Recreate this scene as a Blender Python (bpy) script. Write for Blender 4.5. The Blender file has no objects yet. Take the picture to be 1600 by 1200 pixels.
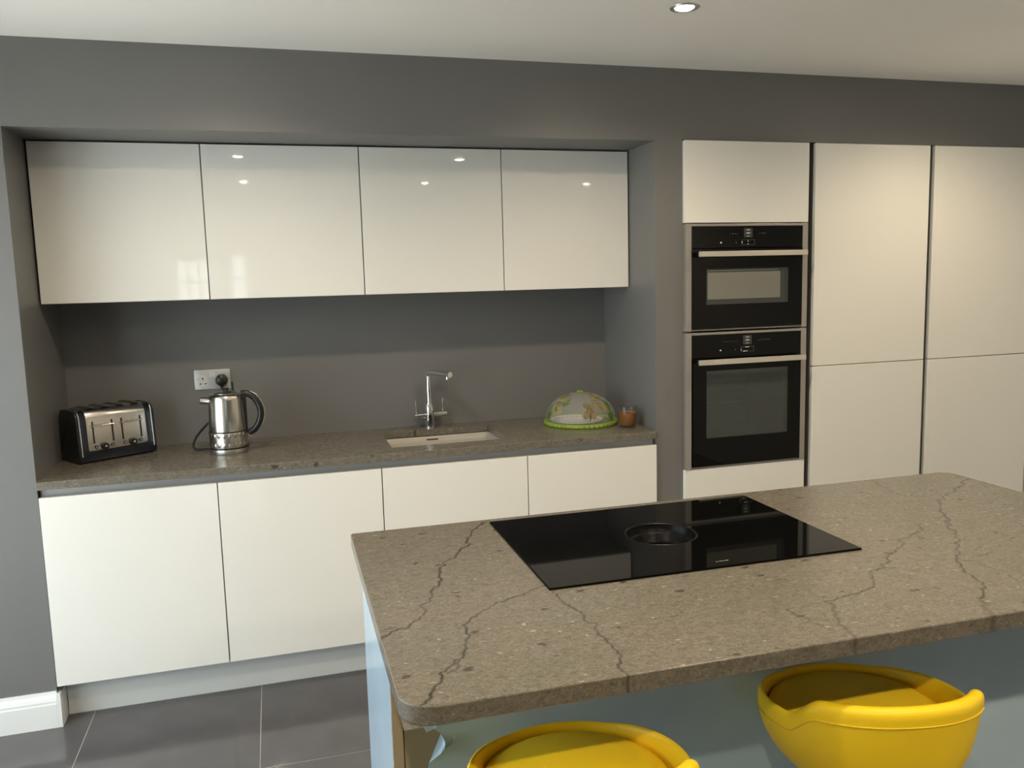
import bpy, bmesh, math, random
import numpy as np
from mathutils import Vector, Matrix, Euler

random.seed(7)
rng = np.random.default_rng(7)
scene = bpy.context.scene
COL = scene.collection

# ------------------------------------------------------------------ camera
CAM = Vector((0.8329, -3.2069, 1.565))
YAW, PITCH, ROLL, FPX = 0.2786, 0.1241, -0.0266, 1296.21
cam_d = bpy.data.cameras.new('camera')
cam = bpy.data.objects.new('camera', cam_d)
COL.objects.link(cam)
cam_d.sensor_fit = 'HORIZONTAL'
cam_d.sensor_width = 36.0
cam_d.lens = 36.0 * FPX / 1600.0
cam_d.clip_start = 0.05
FWD = Vector((math.sin(YAW) * math.cos(PITCH), math.cos(YAW) * math.cos(PITCH), -math.sin(PITCH)))
_r = Vector((math.cos(YAW), -math.sin(YAW), 0))
_u = _r.cross(FWD)
RGT = math.cos(ROLL) * _r + math.sin(ROLL) * _u
UPV = -math.sin(ROLL) * _r + math.cos(ROLL) * _u
m = Matrix((RGT, UPV, -FWD)).transposed().to_4x4()
m.translation = CAM
cam.matrix_world = m
scene.camera = cam

# ------------------------------------------------------------------ world, exposure
SKY_COL, SKY_STR = (0.84, 0.93, 1.0), 5.5
SPOT_W, SPOT_COL = 34.0, (1.0, 0.83, 0.59)
world = bpy.data.worlds.new('world')
scene.world = world
world.use_nodes = True
bg = world.node_tree.nodes.get('Background') or world.node_tree.nodes.new('ShaderNodeBackground')
bg.inputs['Color'].default_value = (*SKY_COL, 1)
bg.inputs['Strength'].default_value = SKY_STR
scene.view_settings.view_transform = 'Standard'
scene.view_settings.look = 'None'
scene.view_settings.gamma = 1.0
scene.view_settings.use_curve_mapping = False
scene.view_settings.exposure = 0.0
scene.cycles.sample_clamp_indirect = 40.0


def portal(name, loc, rot, sx, sy):
    l = bpy.data.lights.new(name, 'AREA')
    l.shape = 'RECTANGLE'
    l.size, l.size_y = sx, sy
    l.cycles.is_portal = True
    o = bpy.data.objects.new(name, l)
    COL.objects.link(o)
    o.location, o.rotation_euler = loc, rot
    return o


# added sun: paving outside the glazed doors bounces light to the ceiling (it travels away from the house, so none falls into the room)
SUN_W = 28.0
_sl = bpy.data.lights.new('sun', 'SUN')
_sl.energy, _sl.angle, _sl.color = SUN_W, 0.02, (1.0, 0.97, 0.92)
_so = bpy.data.objects.new('sun', _sl)
COL.objects.link(_so)
_so.rotation_euler = Vector((-0.18, -0.55, -0.78)).to_track_quat('-Z', 'Y').to_euler()
_so.location = (-4, 4, 6)

# ------------------------------------------------------------------ room dimensions
NX0, NX1, ND, NZ = 0.0025, 2.388, 0.560, 2.121      # niche
ZC = 2.411                                          # ceiling
XL, XR, YF = -0.62, 4.40, -10.0                     # room
PAT_Y0, PAT_Y1, PAT_Z = -2.25, -0.10, 2.05           # patio opening in the left wall
portal('patio_portal', (XL - 0.05, (PAT_Y0 + PAT_Y1) / 2, PAT_Z / 2), (0, -math.pi / 2, 0), PAT_Z, PAT_Y1 - PAT_Y0)

# ------------------------------------------------------------------ material helpers
MATS = {}


def mat(name, col=(0.8, 0.8, 0.8), rough=0.5, metal=0.0, spec=0.5, emis=None, estr=0.0, coat=0.0, noise=None, bump=None, trans=0.0, ior=1.45):
    """plain principled; noise=(scale, amount) varies the colour, bump=(scale, strength) the relief"""
    if name in MATS:
        return MATS[name]
    M = bpy.data.materials.new(name)
    M.use_nodes = True
    nt = M.node_tree
    b = nt.nodes['Principled BSDF']
    b.inputs['Base Color'].default_value = (*col, 1)
    b.inputs['Roughness'].default_value = rough
    b.inputs['Metallic'].default_value = metal
    b.inputs['Specular IOR Level'].default_value = spec
    b.inputs['Coat Weight'].default_value = coat
    b.inputs['Transmission Weight'].default_value = trans
    b.inputs['IOR'].default_value = ior
    if emis:
        b.inputs['Emission Color'].default_value = (*emis, 1)
        b.inputs['Emission Strength'].default_value = estr
    tc = None
    if noise or bump:
        tc = nt.nodes.new('ShaderNodeTexCoord')
    if noise:
        n = nt.nodes.new('ShaderNodeTexNoise')
        n.inputs['Scale'].default_value = noise[0]
        n.inputs['Detail'].default_value = 5
        nt.links.new(tc.outputs['Object'], n.inputs['Vector'])
        r = nt.nodes.new('ShaderNodeValToRGB')
        a = noise[1]
        r.color_ramp.elements[0].position = 0.3
        r.color_ramp.elements[1].position = 0.7
        r.color_ramp.elements[0].color = (*[c * (1 - a) for c in col], 1)
        r.color_ramp.elements[1].color = (*[min(1, c * (1 + a)) for c in col], 1)
        nt.links.new(n.outputs['Fac'], r.inputs['Fac'])
        nt.links.new(r.outputs['Color'], b.inputs['Base Color'])
    if bump:
        n = nt.nodes.new('ShaderNodeTexNoise')
        n.inputs['Scale'].default_value = bump[0]
        n.inputs['Detail'].default_value = 3
        nt.links.new(tc.outputs['Object'], n.inputs['Vector'])
        bp = nt.nodes.new('ShaderNodeBump')
        bp.inputs['Strength'].default_value = bump[1]
        bp.inputs['Distance'].default_value = 0.002
        nt.links.new(n.outputs['Fac'], bp.inputs['Height'])
        nt.links.new(bp.outputs['Normal'], b.inputs['Normal'])
    MATS[name] = M
    return M


def stone_material():
    M = bpy.data.materials.new('grey_brown_quartz')
    M.use_nodes = True
    nt = M.node_tree
    N, L = nt.nodes.new, nt.links.new
    b = nt.nodes['Principled BSDF']
    tc = N('ShaderNodeTexCoord')
    mp = N('ShaderNodeMapping')
    mp.inputs['Scale'].default_value = (0.75, 1.15, 1.0)
    L(tc.outputs['Object'], mp.inputs['Vector'])

    def noise(scale, detail=4, dist=0.0, vec=None, rough=0.6):
        n = N('ShaderNodeTexNoise')
        n.inputs['Scale'].default_value = scale
        n.inputs['Detail'].default_value = detail
        n.inputs['Roughness'].default_value = rough
        n.inputs['Distortion'].default_value = dist
        L(vec or mp.outputs['Vector'], n.inputs['Vector'])
        return n

    def ramp(src, p0, c0, p1, c1):
        r = N('ShaderNodeValToRGB')
        r.color_ramp.elements[0].position, r.color_ramp.elements[0].color = p0, (*c0, 1)
        r.color_ramp.elements[1].position, r.color_ramp.elements[1].color = p1, (*c1, 1)
        L(src, r.inputs['Fac'])
        return r

    def mix(fac, a, c):
        mx = N('ShaderNodeMix')
        mx.data_type = 'RGBA'
        L(fac, mx.inputs['Factor'])
        for s, v in (('A', a), ('B', c)):
            sock = [i for i in mx.inputs if i.name == s and i.type == 'RGBA'][0]
            if isinstance(v, tuple):
                sock.default_value = (*v, 1)
            else:
                L(v, sock)
        return [o for o in mx.outputs if o.type == 'RGBA'][0]

    big = noise(7, 3)
    fine = noise(85, 6, 1.2)
    base = ramp(fine.outputs['Fac'], 0.30, (0.100, 0.091, 0.075), 0.70, (0.195, 0.177, 0.146))
    tone = ramp(big.outputs['Fac'], 0.3, (0.95, 0.97, 0.94), 0.75, (1.06, 1.0, 0.98))
    mul = N('ShaderNodeMix')
    mul.data_type = 'RGBA'
    mul.blend_type = 'MULTIPLY'
    mul.inputs['Factor'].default_value = 1.0
    L(base.outputs['Color'], [i for i in mul.inputs if i.name == 'A' and i.type == 'RGBA'][0])
    L(tone.outputs['Color'], [i for i in mul.inputs if i.name == 'B' and i.type == 'RGBA'][0])
    col = [o for o in mul.outputs if o.type == 'RGBA'][0]
    # pale shell flecks: small curled streaks
    n2 = noise(120, 3, 3.5)
    pale = ramp(n2.outputs['Fac'], 0.575, (0, 0, 0), 0.66, (0.6, 0.6, 0.6))
    col = mix(pale.outputs['Color'], col, (0.33, 0.295, 0.235))
    n3 = noise(75, 3, 3.0, rough=0.5)
    dk = ramp(n3.outputs['Fac'], 0.33, (0.7, 0.7, 0.7), 0.41, (0, 0, 0))
    col = mix(dk.outputs['Color'], col, (0.080, 0.067, 0.050))
    # dark oval pebbles, sparse
    v = N('ShaderNodeTexVoronoi')
    v.inputs['Scale'].default_value = 26
    wob = noise(40, 2)
    vm = N('ShaderNodeVectorMath')
    vm.operation = 'MULTIPLY_ADD'
    L(wob.outputs['Color'], vm.inputs[0])
    vm.inputs[1].default_value = (0.03, 0.03, 0.03)
    L(mp.outputs['Vector'], vm.inputs[2])
    L(vm.outputs['Vector'], v.inputs['Vector'])
    d = ramp(v.outputs['Distance'], 0.15, (1, 1, 1), 0.24, (0, 0, 0))
    sep = N('ShaderNodeSeparateColor')
    L(v.outputs['Color'], sep.inputs['Color'])
    pick = ramp(sep.outputs['Red'], 0.74, (0, 0, 0), 0.80, (0.85, 0.85, 0.85))
    mm = N('ShaderNodeMath')
    mm.operation = 'MULTIPLY'
    L(d.outputs['Color'], mm.inputs[0])
    L(pick.outputs['Color'], mm.inputs[1])
    col = mix(mm.outputs['Value'], col, (0.045, 0.037, 0.030))
    v2 = N('ShaderNodeTexVoronoi')
    v2.inputs['Scale'].default_value = 48
    L(vm.outputs['Vector'], v2.inputs['Vector'])
    d2 = ramp(v2.outputs['Distance'], 0.10, (1, 1, 1), 0.22, (0, 0, 0))
    sp2 = N('ShaderNodeSeparateColor')
    L(v2.outputs['Color'], sp2.inputs['Color'])
    pk2 = ramp(sp2.outputs['Green'], 0.80, (0, 0, 0), 0.86, (0.8, 0.8, 0.8))
    m2 = N('ShaderNodeMath')
    m2.operation = 'MULTIPLY'
    L(d2.outputs['Color'], m2.inputs[0])
    L(pk2.outputs['Color'], m2.inputs[1])
    col = mix(m2.outputs['Value'], col, (0.36, 0.32, 0.255))
    # veins: marks of the slab itself, stored on the mesh
    at = N('ShaderNodeAttribute')
    at.attribute_name = 'vein'
    col = mix(at.outputs['Fac'], col, (0.020, 0.017, 0.013))
    L(col, b.inputs['Base Color'])
    b.inputs['Roughness'].default_value = 0.24
    b.inputs['Specular IOR Level'].default_value = 0.45
    MATS['stone'] = M
    return M


STONE = stone_material()
GLOSS = mat('gloss_white_lacquer', (0.78, 0.765, 0.715), 0.03, spec=0.5)
CARC = mat('carcass_gap_shade', (0.24, 0.24, 0.23), 0.5)  # darkened so the gaps between doors look in shade
WALL = mat('grey_wall_paint', (0.165, 0.161, 0.155), 0.44, spec=0.55, noise=(1.3, 0.03), bump=(160, 0.02))
CEIL = mat('ceiling_paint', (0.92, 0.885, 0.83), 0.8, spec=0.2, noise=(1.0, 0.015), bump=(120, 0.05))
WHITEWALL = mat('far_wall_paint', (0.72, 0.70, 0.66), 0.7, noise=(1.0, 0.03))
SKIRT = mat('white_woodwork', (0.80, 0.80, 0.78), 0.3, noise=(3, 0.02))
TILE = mat('dark_grey_porcelain', (0.098, 0.094, 0.097), 0.10, noise=(6.0, 0.10), bump=(14, 0.012))
GROUT = mat('pale_grout', (0.42, 0.40, 0.37), 0.8, noise=(60, 0.1))
ALU = mat('anodised_rail', (0.46, 0.46, 0.45), 0.42, metal=0.3)
DARKRAIL = mat('grey_rail', (0.20, 0.205, 0.20), 0.4, metal=0.4)
STEEL = mat('brushed_steel', (0.50, 0.48, 0.44), 0.30, metal=1.0, noise=(40, 0.04))
STEELP = mat('polished_steel', (0.60, 0.57, 0.52), 0.24, metal=1.0)
TRIM = mat('oven_trim_steel', (0.38, 0.355, 0.32), 0.36, metal=0.5)
CHROME = mat('chrome', (0.80, 0.80, 0.80), 0.06, metal=1.0)
BLACKG = mat('black_glass', (0.004, 0.004, 0.004), 0.035, spec=0.2)
HOBG = mat('hob_black_glass', (0.003, 0.003, 0.003), 0.03, spec=0.10)
VENTB = mat('vent_black', (0.003, 0.003, 0.004), 0.34, spec=0.15)
BLACKP = mat('black_plastic', (0.012, 0.012, 0.013), 0.28)
BLACKS = mat('black_satin', (0.014, 0.014, 0.016), 0.45)
NAVYB = mat('blue_black_gloss', (0.010, 0.013, 0.020), 0.10)
RUBBER = mat('black_rubber', (0.015, 0.015, 0.015), 0.6)
WHITEP = mat('white_print', (0.75, 0.75, 0.72), 0.5)
GREYP = mat('grey_print', (0.13, 0.13, 0.13), 0.5)
DIMP = mat('dim_print', (0.055, 0.055, 0.055), 0.5)
DISP = mat('display_grey', (0.045, 0.047, 0.046), 0.2)
ENAMEL = mat('oven_enamel', (0.10, 0.11, 0.105), 0.5, noise=(30, 0.1))
SCREEN = mat('oven_screen_reflection', (0.19, 0.183, 0.155), 0.12)  # pale tone stands in for the bright room reflected in the window
CERAM = mat('white_ceramic', (0.40, 0.375, 0.33), 0.18)
SOCKET = mat('socket_plate', (0.45, 0.46, 0.46), 0.30, metal=0.25)
SOCKW = mat('socket_white', (0.56, 0.56, 0.55), 0.4)
YELLOW = mat('yellow_leatherette', (0.95, 0.66, 0.018), 0.42, spec=0.4, noise=(5, 0.04), bump=(420, 0.10))
YSEAM = mat('yellow_stitching', (0.86, 0.60, 0.03), 0.6)
BLUEF = mat('blue_protective_film', (0.47, 0.62, 0.74), 0.16, spec=0.5, noise=(3.5, 0.05), bump=(9, 0.10))
PANEL = mat('gloss_island_panel', (0.32, 0.28, 0.19), 0.12, noise=(4, 0.03))
EDGE = mat('panel_edging', (0.38, 0.31, 0.21), 0.35, noise=(20, 0.06))  # whitish gloss edging, its warm reflection put into the colour
GREEN = mat('lime_green_trim', (0.22, 0.32, 0.035), 0.45, noise=(30, 0.1))
LEAF = mat('leaf_green_thread', (0.20, 0.30, 0.04), 0.7)
WINGY = mat('pale_yellow_wing', (0.52, 0.46, 0.22), 0.7, noise=(60, 0.12))
WINGT = mat('tan_wing', (0.42, 0.33, 0.18), 0.7, noise=(60, 0.12))
PLATE = mat('plate_white', (0.72, 0.71, 0.68), 0.2)
PLATED = mat('plate_pattern', (0.20, 0.19, 0.19), 0.4)
DRINK = mat('brown_drink', (0.30, 0.115, 0.028), 0.25)
BLUEGROUND = mat('garden_paving', (0.50, 0.50, 0.49), 0.8, noise=(2, 0.15))
LAMP = mat('lamp_lens', (1, 0.95, 0.85), 0.3, emis=(1.0, 0.86, 0.66), estr=120.0)


def glass_mat(name, tint, rough, k, diffuse=None, wd=0.0):
    """thin see-through sheet: transparent with a mirror coat, optional veil of diffuse"""
    M = bpy.data.materials.new(name)
    M.use_nodes = True
    nt = M.node_tree
    nt.nodes.clear()
    N, L = nt.nodes.new, nt.links.new
    out = N('ShaderNodeOutputMaterial')
    t = N('ShaderNodeBsdfTransparent')
    t.inputs['Color'].default_value = (*tint, 1)
    g = N('ShaderNodeBsdfGlossy')
    g.inputs['Roughness'].default_value = rough
    lw = N('ShaderNodeLayerWeight')
    lw.inputs['Blend'].default_value = 0.5
    pw = N('ShaderNodeMath')
    pw.operation = 'POWER'
    pw.inputs[1].default_value = 5.0
    L(lw.outputs['Facing'], pw.inputs[0])
    fr = N('ShaderNodeMath')
    fr.operation = 'MULTIPLY_ADD'
    f0 = ((k - 1) / (k + 1)) ** 2
    fr.inputs[1].default_value = 0.8 if k > 1.1 else 0.1
    fr.inputs[2].default_value = f0
    L(pw.outputs[0], fr.inputs[0])
    m1 = N('ShaderNodeMixShader')
    L(fr.outputs[0], m1.inputs[0])
    src = t.outputs[0]
    if diffuse:
        d = N('ShaderNodeBsdfDiffuse')
        d.inputs['Color'].default_value = (*diffuse, 1)
        m0 = N('ShaderNodeMixShader')
        m0.inputs[0].default_value = wd
        L(t.outputs[0], m0.inputs[1])
        L(d.outputs[0], m0.inputs[2])
        src = m0.outputs[0]
    L(src, m1.inputs[1])
    L(g.outputs[0], m1.inputs[2])
    L(m1.outputs[0], out.inputs['Surface'])
    MATS[name] = M
    return M


WINGLASS = glass_mat('window_glass', (0.95, 0.97, 0.97), 0.0, 1.45)
OVENPANE = glass_mat('oven_door_pane', (0.9, 0.92, 0.91), 0.03, 1.4, (0.095, 0.105, 0.095), 0.42)  # diffuse veil stands in for the room reflected in the pane
HANDLE = mat('satin_handle', (0.60, 0.56, 0.48), 0.38, metal=0.45)
NET = glass_mat('fine_white_netting', (1, 1, 1), 0.5, 1.05, (0.62, 0.62, 0.56), 0.20)
CLEAR = glass_mat('clear_glass', (0.93, 0.94, 0.93), 0.02, 1.45)


# ------------------------------------------------------------------ mesh helpers
def link(name, me, material, parent=None, loc=None, rot=None, smooth=None):
    o = bpy.data.objects.new(name, me)
    COL.objects.link(o)
    if material is not None and not me.materials:
        me.materials.append(material)
    if parent is not None:
        o.parent = parent
    if loc is not None:
        o.location = loc
    if rot is not None:
        o.rotation_euler = rot
    if smooth is not None:
        me.polygons.foreach_set('use_smooth', [True] * len(me.polygons))
        me.set_sharp_from_angle(angle=math.radians(smooth))
    return o


def fin(name, bm, material, parent=None, loc=None, rot=None, smooth=None):
    bmesh.ops.recalc_face_normals(bm, faces=bm.faces)
    me = bpy.data.meshes.new(name)
    bm.to_mesh(me)
    bm.free()
    return link(name, me, material, parent, loc, rot, smooth)


def add_box(bm, x0, x1, y0, y1, z0, z1, bev=0.0, seg=2):
    r = bmesh.ops.create_cube(bm, size=1.0)
    vs = r['verts']
    bmesh.ops.scale(bm, vec=(x1 - x0, y1 - y0, z1 - z0), verts=vs)
    bmesh.ops.translate(bm, vec=((x0 + x1) / 2, (y0 + y1) / 2, (z0 + z1) / 2), verts=vs)
    if bev > 0:
        es = list({e for v in vs for e in v.link_edges})
        bmesh.ops.bevel(bm, geom=es, offset=bev, segments=seg, affect='EDGES', profile=0.5)


def box(name, x0, x1, y0, y1, z0, z1, material, parent=None, bev=0.0, seg=2):
    bm = bmesh.new()
    add_box(bm, x0, x1, y0, y1, z0, z1, bev, seg)
    return fin(name, bm, material, parent, smooth=20 if bev > 0 else None)


def boxes(name, lst, material, parent=None, bev=0.0):
    bm = bmesh.new()
    for b in lst:
        add_box(bm, *b, bev)
    return fin(name, bm, material, parent, smooth=20 if bev > 0 else None)


def add_cyl(bm, p0, p1, r0, r1=None, seg=24, caps=True):
    r1 = r0 if r1 is None else r1
    p0, p1 = Vector(p0), Vector(p1)
    d = p1 - p0
    q = Vector((0, 0, 1)).rotation_difference(d.normalized()).to_matrix().to_4x4()
    mtx = Matrix.Translation((p0 + p1) / 2) @ q
    bmesh.ops.create_cone(bm, cap_ends=caps, cap_tris=False, segments=seg, radius1=r0, radius2=r1, depth=d.length, matrix=mtx)


def cyl(name, p0, p1, r0, material, parent=None, r1=None, seg=24, bev=0.0):
    bm = bmesh.new()
    add_cyl(bm, p0, p1, r0, r1, seg)
    if bev:
        es = [e for e in bm.edges if len(e.link_faces) == 2 and any(len(f.verts) > 4 for f in e.link_faces)]
        bmesh.ops.bevel(bm, geom=es, offset=bev, segments=2, affect='EDGES', profile=0.5)
    return fin(name, bm, material, parent, smooth=40)


def add_lathe(bm, prof, seg=48, f=None, center=(0, 0, 0)):
    """prof: list of (r, z); f(theta, r, z) -> (r, z) may modulate"""
    rings = []
    for (r, z) in prof:
        if r < 1e-6:
            rings.append([bm.verts.new((center[0], center[1], center[2] + z))])
            continue
        ring = []
        for k in range(seg):
            t = 2 * math.pi * k / seg
            rr, zz = f(t, r, z) if f else (r, z)
            ring.append(bm.verts.new((center[0] + rr * math.cos(t), center[1] + rr * math.sin(t), center[2] + zz)))
        rings.append(ring)
    for a, b in zip(rings[:-1], rings[1:]):
        for k in range(seg):
            k2 = (k + 1) % seg
            if len(a) == 1 and len(b) == 1:
                continue
            if len(a) == 1:
                bm.faces.new((a[0], b[k], b[k2]))
            elif len(b) == 1:
                bm.faces.new((a[k], a[k2], b[0]))
            else:
                bm.faces.new((a[k], a[k2], b[k2], b[k]))


def lathe(name, prof, material, parent=None, seg=48, f=None, smooth=40, center=(0, 0, 0)):
    bm = bmesh.new()
    add_lathe(bm, prof, seg, f, center)
    return fin(name, bm, material, parent, smooth=smooth)


def smooth_path(pts, n=8, closed=False):
    P = [Vector(p) for p in pts]
    out = []
    rng_ = range(len(P)) if closed else range(len(P) - 1)
    for i in rng_:
        p1, p2 = P[i], P[(i + 1) % len(P)]
        p0 = P[i - 1] if (i > 0 or closed) else p1 * 2 - p2
        p3 = P[(i + 2) % len(P)] if (i + 2 < len(P) or closed) else p2 * 2 - p1
        for k in range(n):
            t = k / n
            out.append(0.5 * ((2 * p1) + (p2 - p0) * t + (2 * p0 - 5 * p1 + 4 * p2 - p3) * t * t + (3 * p1 - p0 - 3 * p2 + p3) * t ** 3))
    if not closed:
        out.append(P[-1])
    return out


def add_tube(bm, path, r, seg=12, closed=False, rx=None):
    """sweep; r is a number or a list; rx a second half axis for flat sections"""
    n = len(path)
    prev = None
    rings = []
    for i, p in enumerate(path):
        a = path[(i - 1) % n] if (closed or i > 0) else p
        b = path[(i + 1) % n] if (closed or i < n - 1) else p
        t = (Vector(b) - Vector(a)).normalized()
        if prev is None:
            up = Vector((0, 0, 1)) if abs(t.z) < 0.9 else Vector((0, 1, 0))
            nrm = t.cross(up).normalized()
        else:
            nrm = (prev - t * prev.dot(t)).normalized()
        prev = nrm
        bn = t.cross(nrm)
        rr = r[i] if isinstance(r, (list, tuple)) else r
        r2 = rr if rx is None else rx
        rings.append([bm.verts.new(Vector(p) + nrm * rr * math.cos(2 * math.pi * k / seg) + bn * r2 * math.sin(2 * math.pi * k / seg)) for k in range(seg)])
    pairs = list(zip(rings[:-1], rings[1:])) + ([(rings[-1], rings[0])] if closed else [])
    for a, b in pairs:
        for k in range(seg):
            bm.faces.new((a[k], a[(k + 1) % seg], b[(k + 1) % seg], b[k]))
    if not closed:
        bm.faces.new(rings[0][::-1])
        bm.faces.new(rings[-1])


def tube(name, path, r, material, parent=None, seg=12, closed=False, rx=None):
    bm = bmesh.new()
    add_tube(bm, path, r, seg, closed, rx)
    return fin(name, bm, material, parent, smooth=50)


def add_prism(bm, poly, axis, a0, a1):
    """poly of 2D points in the plane across axis ('x': (y,z), 'y': (x,z), 'z': (x,y))"""
    def P(q, a):
        return {'x': (a, q[0], q[1]), 'y': (q[0], a, q[1]), 'z': (q[0], q[1], a)}[axis]
    A = [bm.verts.new(P(q, a0)) for q in poly]
    B = [bm.verts.new(P(q, a1)) for q in poly]
    n = len(poly)
    bm.faces.new(A)
    bm.faces.new(B[::-1])
    for k in range(n):
        bm.faces.new((A[k], B[k], B[(k + 1) % n], A[(k + 1) % n]))


def prism(name, poly, axis, a0, a1, material, parent=None, bev=0.0, smooth=30):
    bm = bmesh.new()
    add_prism(bm, poly, axis, a0, a1)
    if bev:
        es = [e for e in bm.edges if any(len(f.verts) > 4 for f in e.link_faces)]
        bmesh.ops.bevel(bm, geom=es, offset=bev, segments=2, affect='EDGES', profile=0.5)
    return fin(name, bm, material, parent, smooth=smooth)


def round_poly(pts, rads, n=6):
    out = []
    k = len(pts)
    for i in range(k):
        p = Vector(pts[i]).to_2d()
        a, b = Vector(pts[i - 1]).to_2d(), Vector(pts[(i + 1) % k]).to_2d()
        r = rads[i] if isinstance(rads, (list, tuple)) else rads
        if r <= 0:
            out.append((p.x, p.y))
            continue
        u, v = (a - p).normalized(), (b - p).normalized()
        ang = u.angle(v)
        dd = r / math.tan(ang / 2)
        c = p + (u + v).normalized() * (r / math.sin(ang / 2))
        s, e = p + u * dd, p + v * dd
        a0 = math.atan2(s.y - c.y, s.x - c.x)
        a1 = math.atan2(e.y - c.y, e.x - c.x)
        da = (a1 - a0 + math.pi) % (2 * math.pi) - math.pi
        for j in range(n + 1):
            t = a0 + da * j / n
            out.append((c.x + r * math.cos(t), c.y + r * math.sin(t)))
    return out


def thing(name, label, cat, loc=(0, 0, 0), rotz=0.0, group=None):
    o = bpy.data.objects.new(name, None)
    COL.objects.link(o)
    o.empty_display_size = 0.05
    o.location = loc
    o.rotation_euler = (0, 0, rotz)
    return tag(o, label, cat, group)


def tag(o, label, cat, group=None):
    o['label'], o['category'] = label, cat
    if group:
        o['group'] = group
    return o


def struct(o, label=None):
    o['kind'] = 'structure'
    if label:
        o['label'] = label
    return o


def pix(U, V, axis, val):
    """point of a photographed mark on a known plane (used to measure the slab's veins)"""
    d = FWD * FPX + RGT * (U - 800) - UPV * (V - 600)
    return CAM + d * ((val - CAM[axis]) / d[axis])


# ------------------------------------------------------------------ room shell
def quad(bm, *pts):
    bm.faces.new([bm.verts.new(p) for p in pts])


# floor: pale grout bed with separate 600 x 600 polished tiles
T = 0.6
fl = struct(box('floor', XL, XR, YF, ND, -0.10, -0.0015, GROUT), 'dark grey polished tile floor with pale grout lines')
tx0, ty0 = 0.1065, -0.527
bm = bmesh.new()
add_box(bm, -T / 2 + 0.0016, T / 2 - 0.0016, -T / 2 + 0.0016, T / 2 - 0.0016, -0.012, 0.0, 0.0008, 1)
tile_me = bpy.data.meshes.new('tile')
bm.to_mesh(tile_me)
bm.free()
tile_me.materials.append(TILE)
i0, i1 = math.floor((XL - tx0) / T), math.ceil((XR - tx0) / T)
j0, j1 = math.floor((YF - ty0) / T), math.ceil((0.07 - ty0) / T)
for i in range(i0, i1):
    for j in range(j0, j1):
        xa, xb = tx0 + i * T, tx0 + (i + 1) * T
        ya, yb = ty0 + j * T, ty0 + (j + 1) * T
        if xb > XR + 0.001 or xa < XL - 0.001 or ya < YF - 0.001 or yb > 0.08:
            xa, xb, ya, yb = max(xa, XL), min(xb, XR), max(ya, YF), min(yb, 0.074)
            if xb - xa < 0.02 or yb - ya < 0.02:
                continue
            box('tile', xa + 0.0016, xb - 0.0016, ya + 0.0016, yb - 0.0016, -0.012, 0.0, TILE, fl)
        else:
            link('tile', tile_me, None, fl, ((xa + xb) / 2, (ya + yb) / 2, 0))

# kitchen wall with the niche let into it
bm = bmesh.new()
t_ = 0.12
yb_ = ND + t_
add_box(bm, XL, NX0, 0, yb_, 0, ZC)                  # left of the niche
add_box(bm, NX1, XR, 0.62, yb_, 0, ZC)               # behind the tall units
add_box(bm, NX1, 2.5135, 0, 0.62, 0, ZC)             # pier between niche and ovens
add_box(bm, NX0, NX1, 0, yb_, NZ, ZC)                # bulkhead above the niche
add_box(bm, 2.5135, XR, 0, 0.62, 2.128, ZC)          # bulkhead above the tall units
add_box(bm, NX0, NX1, ND, yb_, 0, NZ)                # niche back
struct(fin('wall_back', bm, WALL), 'matt mid grey wall with a deep recessed niche')

struct(box('ceiling', XL - 0.15, XR + 0.15, YF - 0.15, yb_, ZC, ZC + 0.15, CEIL), 'plain off white ceiling')
struct(box('wall_right', XR, XR + 0.15, YF - 0.15, yb_, 0, ZC, WHITEWALL))
bm = bmesh.new()
add_box(bm, XL - 0.15, XL, PAT_Y1, yb_, 0, ZC)
add_box(bm, XL - 0.15, XL, YF - 0.15, PAT_Y0, 0, ZC)
add_box(bm, XL - 0.15, XL, PAT_Y0, PAT_Y1, PAT_Z, ZC)
struct(fin('wall_left', bm, WHITEWALL))
# far wall with two small paned windows (seen mirrored in the cabinet doors)
FW = [(-0.55, -0.03, 0.95, 2.02), (0.26, 0.50, 0.95, 2.08)]
bm = bmesh.new()
xs = [XL, FW[0][0], FW[0][1], FW[1][0], FW[1][1], XR]
for k in (0, 2, 4):
    add_box(bm, xs[k], xs[k + 1], YF - 0.15, YF, 0, ZC)
for (a, b, c, d) in FW:
    add_box(bm, a, b, YF - 0.15, YF, 0, c)
    add_box(bm, a, b, YF - 0.15, YF, d, ZC)
struct(fin('wall_front', bm, WHITEWALL))
for n, ((a, b, c, d), cols, rows) in enumerate(zip(FW, (3, 1), (3, 3))):
    w = bpy.data.objects.new('window_%d' % (n + 2), None)
    COL.objects.link(w)
    struct(w)
    lst = [(a, a + .03, YF - .1, YF - .05, c, d), (b - .03, b, YF - .1, YF - .05, c, d), (a, b, YF - .1, YF - .05, c, c + .03), (a, b, YF - .1, YF - .05, d - .03, d)]
    boxes('window_frame', lst, SKIRT, w)
    for q in range(1, cols):
        x = a + (b - a) * q / cols
        box('glazing_bar', x - .020, x + .020, YF - .09, YF - .06, c + .03, d - .03, SKIRT, w)
    for q in range(1, rows):
        z = c + (d - c) * q / rows
        box('glazing_bar', a + .03, b - .03, YF - .088, YF - .062, z - .020, z + .020, SKIRT, w)
    box('pane', a + .03, b - .03, YF - .078, YF - .072, c + .03, d - .03, WINGLASS, w)
    portal('window_portal', ((a + b) / 2, YF - 0.16, (c + d) / 2), (math.pi / 2, 0, 0), b - a, d - c)

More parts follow.
